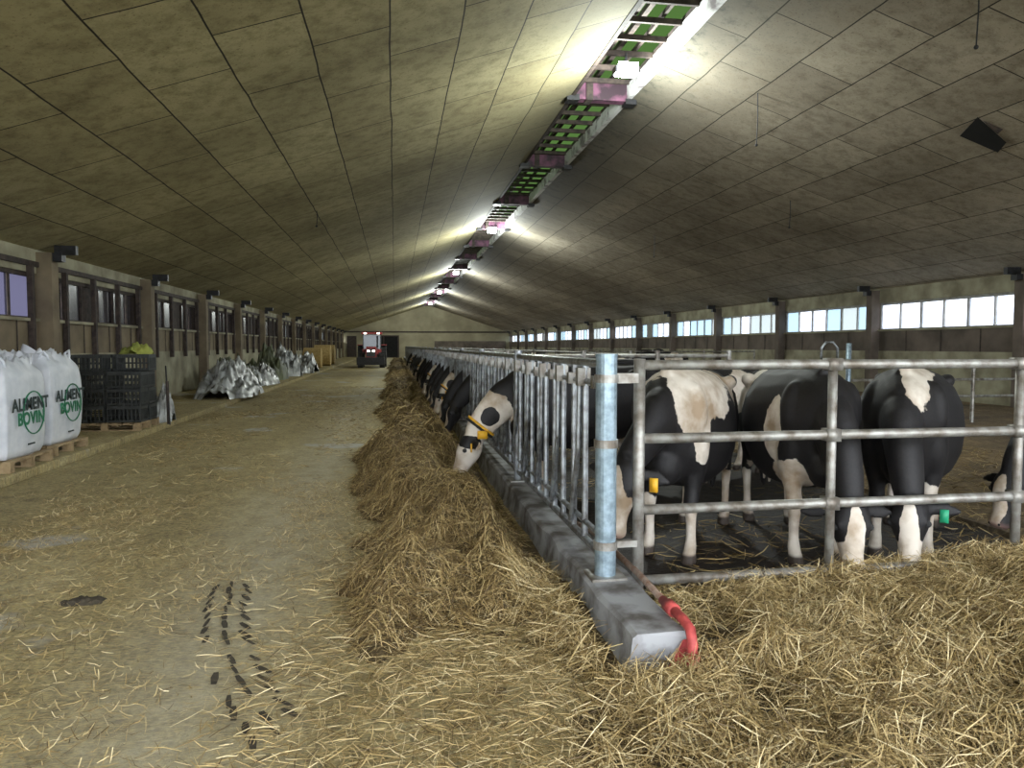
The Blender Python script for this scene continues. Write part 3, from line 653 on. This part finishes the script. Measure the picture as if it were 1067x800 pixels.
    if collar:
        n0=Vector(neck[-1][:3]); nt_=(P-Vector(neck[-2][:3])).normalized(); s2=(Vector((0,1,0))-nt_*nt_.y).normalized(); u2=nt_.cross(s2); rw,rh=neck[-1][3]+.012,neck[-1][4]+.014
        for off,cm in ((0,'yellow'),(.028,'rubber')):
            d.pipe([tuple(n0+nt_*off+s2*math.cos(a_)*rw+u2*math.sin(a_)*rh) for a_ in np.linspace(0,2*math.pi,25)],.014,cm,6)
        c=n0+s2*(rw+.01); d.box(c.x-.05,c.x+.05,c.y-.02,c.y+.03,c.z-.12,c.z-.04,'yellow')
    bm=bmesh.new(); bm.from_mesh(me)
    dm_=d.mesh('d',True); off=len(me.materials)
    for x in dm_.materials: me.materials.append(x)
    nf=len(bm.faces); bm.from_mesh(dm_); bm.faces.ensure_lookup_table()
    for fi in range(nf,len(bm.faces)): bm.faces[fi].material_index+=off
    bm.to_mesh(me); bm.free(); me.update(); return me
def cow(me,x,y,deg,z=0.,sc=1.):
    o=D.objects.new('holstein_cow',me); o.location=(x,y,z); o.rotation_euler=(0,0,math.radians(deg)); o.scale=(sc,)*3; COL.objects.link(o); return o
legsW=[((.5,.17,.1),(.25,.12,.34)),((.5,-.17,.1),(.25,.12,.38)),((-.74,.17,.1),(.3,.14,.4)),((-.74,-.17,.1),(.3,.14,.36)),((-.35,0,.50),(.5,.28,.16))]
neckdown=[(.80,0,1.04,.135,.215),(.98,0,.90,.115,.175),(1.12,0,.74,.10,.145)]
necklow=[(.80,0,1.02,.14,.22),(.95,0,.86,.12,.18),(1.05,0,.68,.105,.15)]
mA=cow_mesh('cow_a',[(.80,0,1.08,.135,.215),(.98,-.03,.98,.115,.17),(1.12,-.07,.88,.10,.14)],(1.22,-.10,.80),(1.34,-.16,.33),
   legsW+[((.30,.05,1.30),(.42,.40,.34)),((.62,.18,1.20),(.24,.20,.26)),((.60,.30,.95),(.12,.12,.25)),((-.3,.2,1.2),(.2,.25,.25)),((1.32,-.16,.45),(.16,.14,.28))],legs=.05,tag=('yellow',.055),tagsides=(1,))
mB=cow_mesh('cow_b',necklow,(1.11,0,.56),(1.21,0,.10),
   legsW+[((.50,-.17,.45),(.22,.16,.45)),((.50,.17,.4),(.22,.12,.35)),((.30,.36,.80),(.22,.12,.40)),((.1,.3,.60),(.3,.2,.2)),((.45,-.33,.95),(.12,.12,.30)),((-.6,-.2,1.2),(.25,.2,.25)),((1.2,0,.15),(.16,.14,.2))],legs=-.06,tag=None)
mC=cow_mesh('cow_c',[(.80,0,1.02,.14,.22),(.95,.03,.86,.12,.18),(1.05,.06,.68,.105,.15)],(1.11,.08,.56),(1.22,.10,.10),
   [((.50,.17,.15),(.2,.12,.48)),((.50,-.17,.10),(.2,.12,.20)),((-.74,.17,.1),(.3,.14,.4)),((-.74,-.17,.1),(.3,.14,.36)),((.40,.06,1.38),(.40,.12,.25)),((.68,.07,1.20),(.20,.10,.26)),((1.2,.1,.15),(.14,.14,.17))],legs=.03,tag=('greentag',.05),tagsides=(1,))
mE=cow_mesh('cow_e',neckdown,(1.20,0,.62),(1.38,0,.20),
   legsW+[((1.20,0,.5),(.40,.35,.38)),((1.0,0,.9),(.25,.25,.2))],black=[((1.24,.0,.58),(.12,.3,.07)),((1.04,.12,.84),(.10,.08,.10))],collar=True,tag=('yellow',.05))
mF=cow_mesh('cow_f',neckdown,(1.20,0,.62),(1.36,0,.20),[((.50,.17,.15),(.2,.12,.30)),((-.74,-.17,.1),(.3,.14,.4)),((-.1,.3,1.1),(.3,.3,.3))],vox=.024)
mG=cow_mesh('cow_g',[(.80,0,1.12,.135,.205),(.98,0,1.15,.115,.165),(1.10,0,1.22,.10,.14)],(1.20,0,1.30),(1.58,0,1.02),legsW+[((-.5,.2,1.1),(.3,.3,.4))],vox=.024)
cow(mA,2.42,5.80,-126,0,1.04); cow(mB,3.30,5.62,-103,0,1.05); cow(mC,4.22,5.45,-131,0,1.05); cow(mF,6.08,5.36,-168)
slot=lambda k:PY0+ST*(k+.5)
cow(mE,2.10,slot(5),180,0,1.05)
for i,k in enumerate((12,14,17,19,22,24,27,31,34,38,41,47,52,58,66,75)):
    cow([mF,mF,mE,mF][i%4],2.20,slot(k),180,0,1.0 if i%2 else .98)
cow(mF,4.0,8.6,-150); cow(mG,3.6,12.6,200); cow(mF,4.6,17,80); cow(mG,9,24,150); cow(mG,12,33,20,.05); cow(mF,7.5,38,100,.05)

# ------------------------------------------------------------ world, camera
w=D.worlds.new('overcast_sky'); SC.world=w; w.use_nodes=True; nt=w.node_tree; bg=nt.nodes['Background']
bg.inputs[0].default_value=(.90,.94,1.0,1); bg.inputs[1].default_value=6.8
cam=D.cameras.new('camera'); co=D.objects.new('camera',cam); COL.objects.link(co)
cam.sensor_width=36; cam.lens=760/1067*36; cam.clip_end=400
co.location=(0,0,1.65); co.rotation_euler=(math.radians(90-3.0),0,math.radians(-9.12)); SC.camera=co
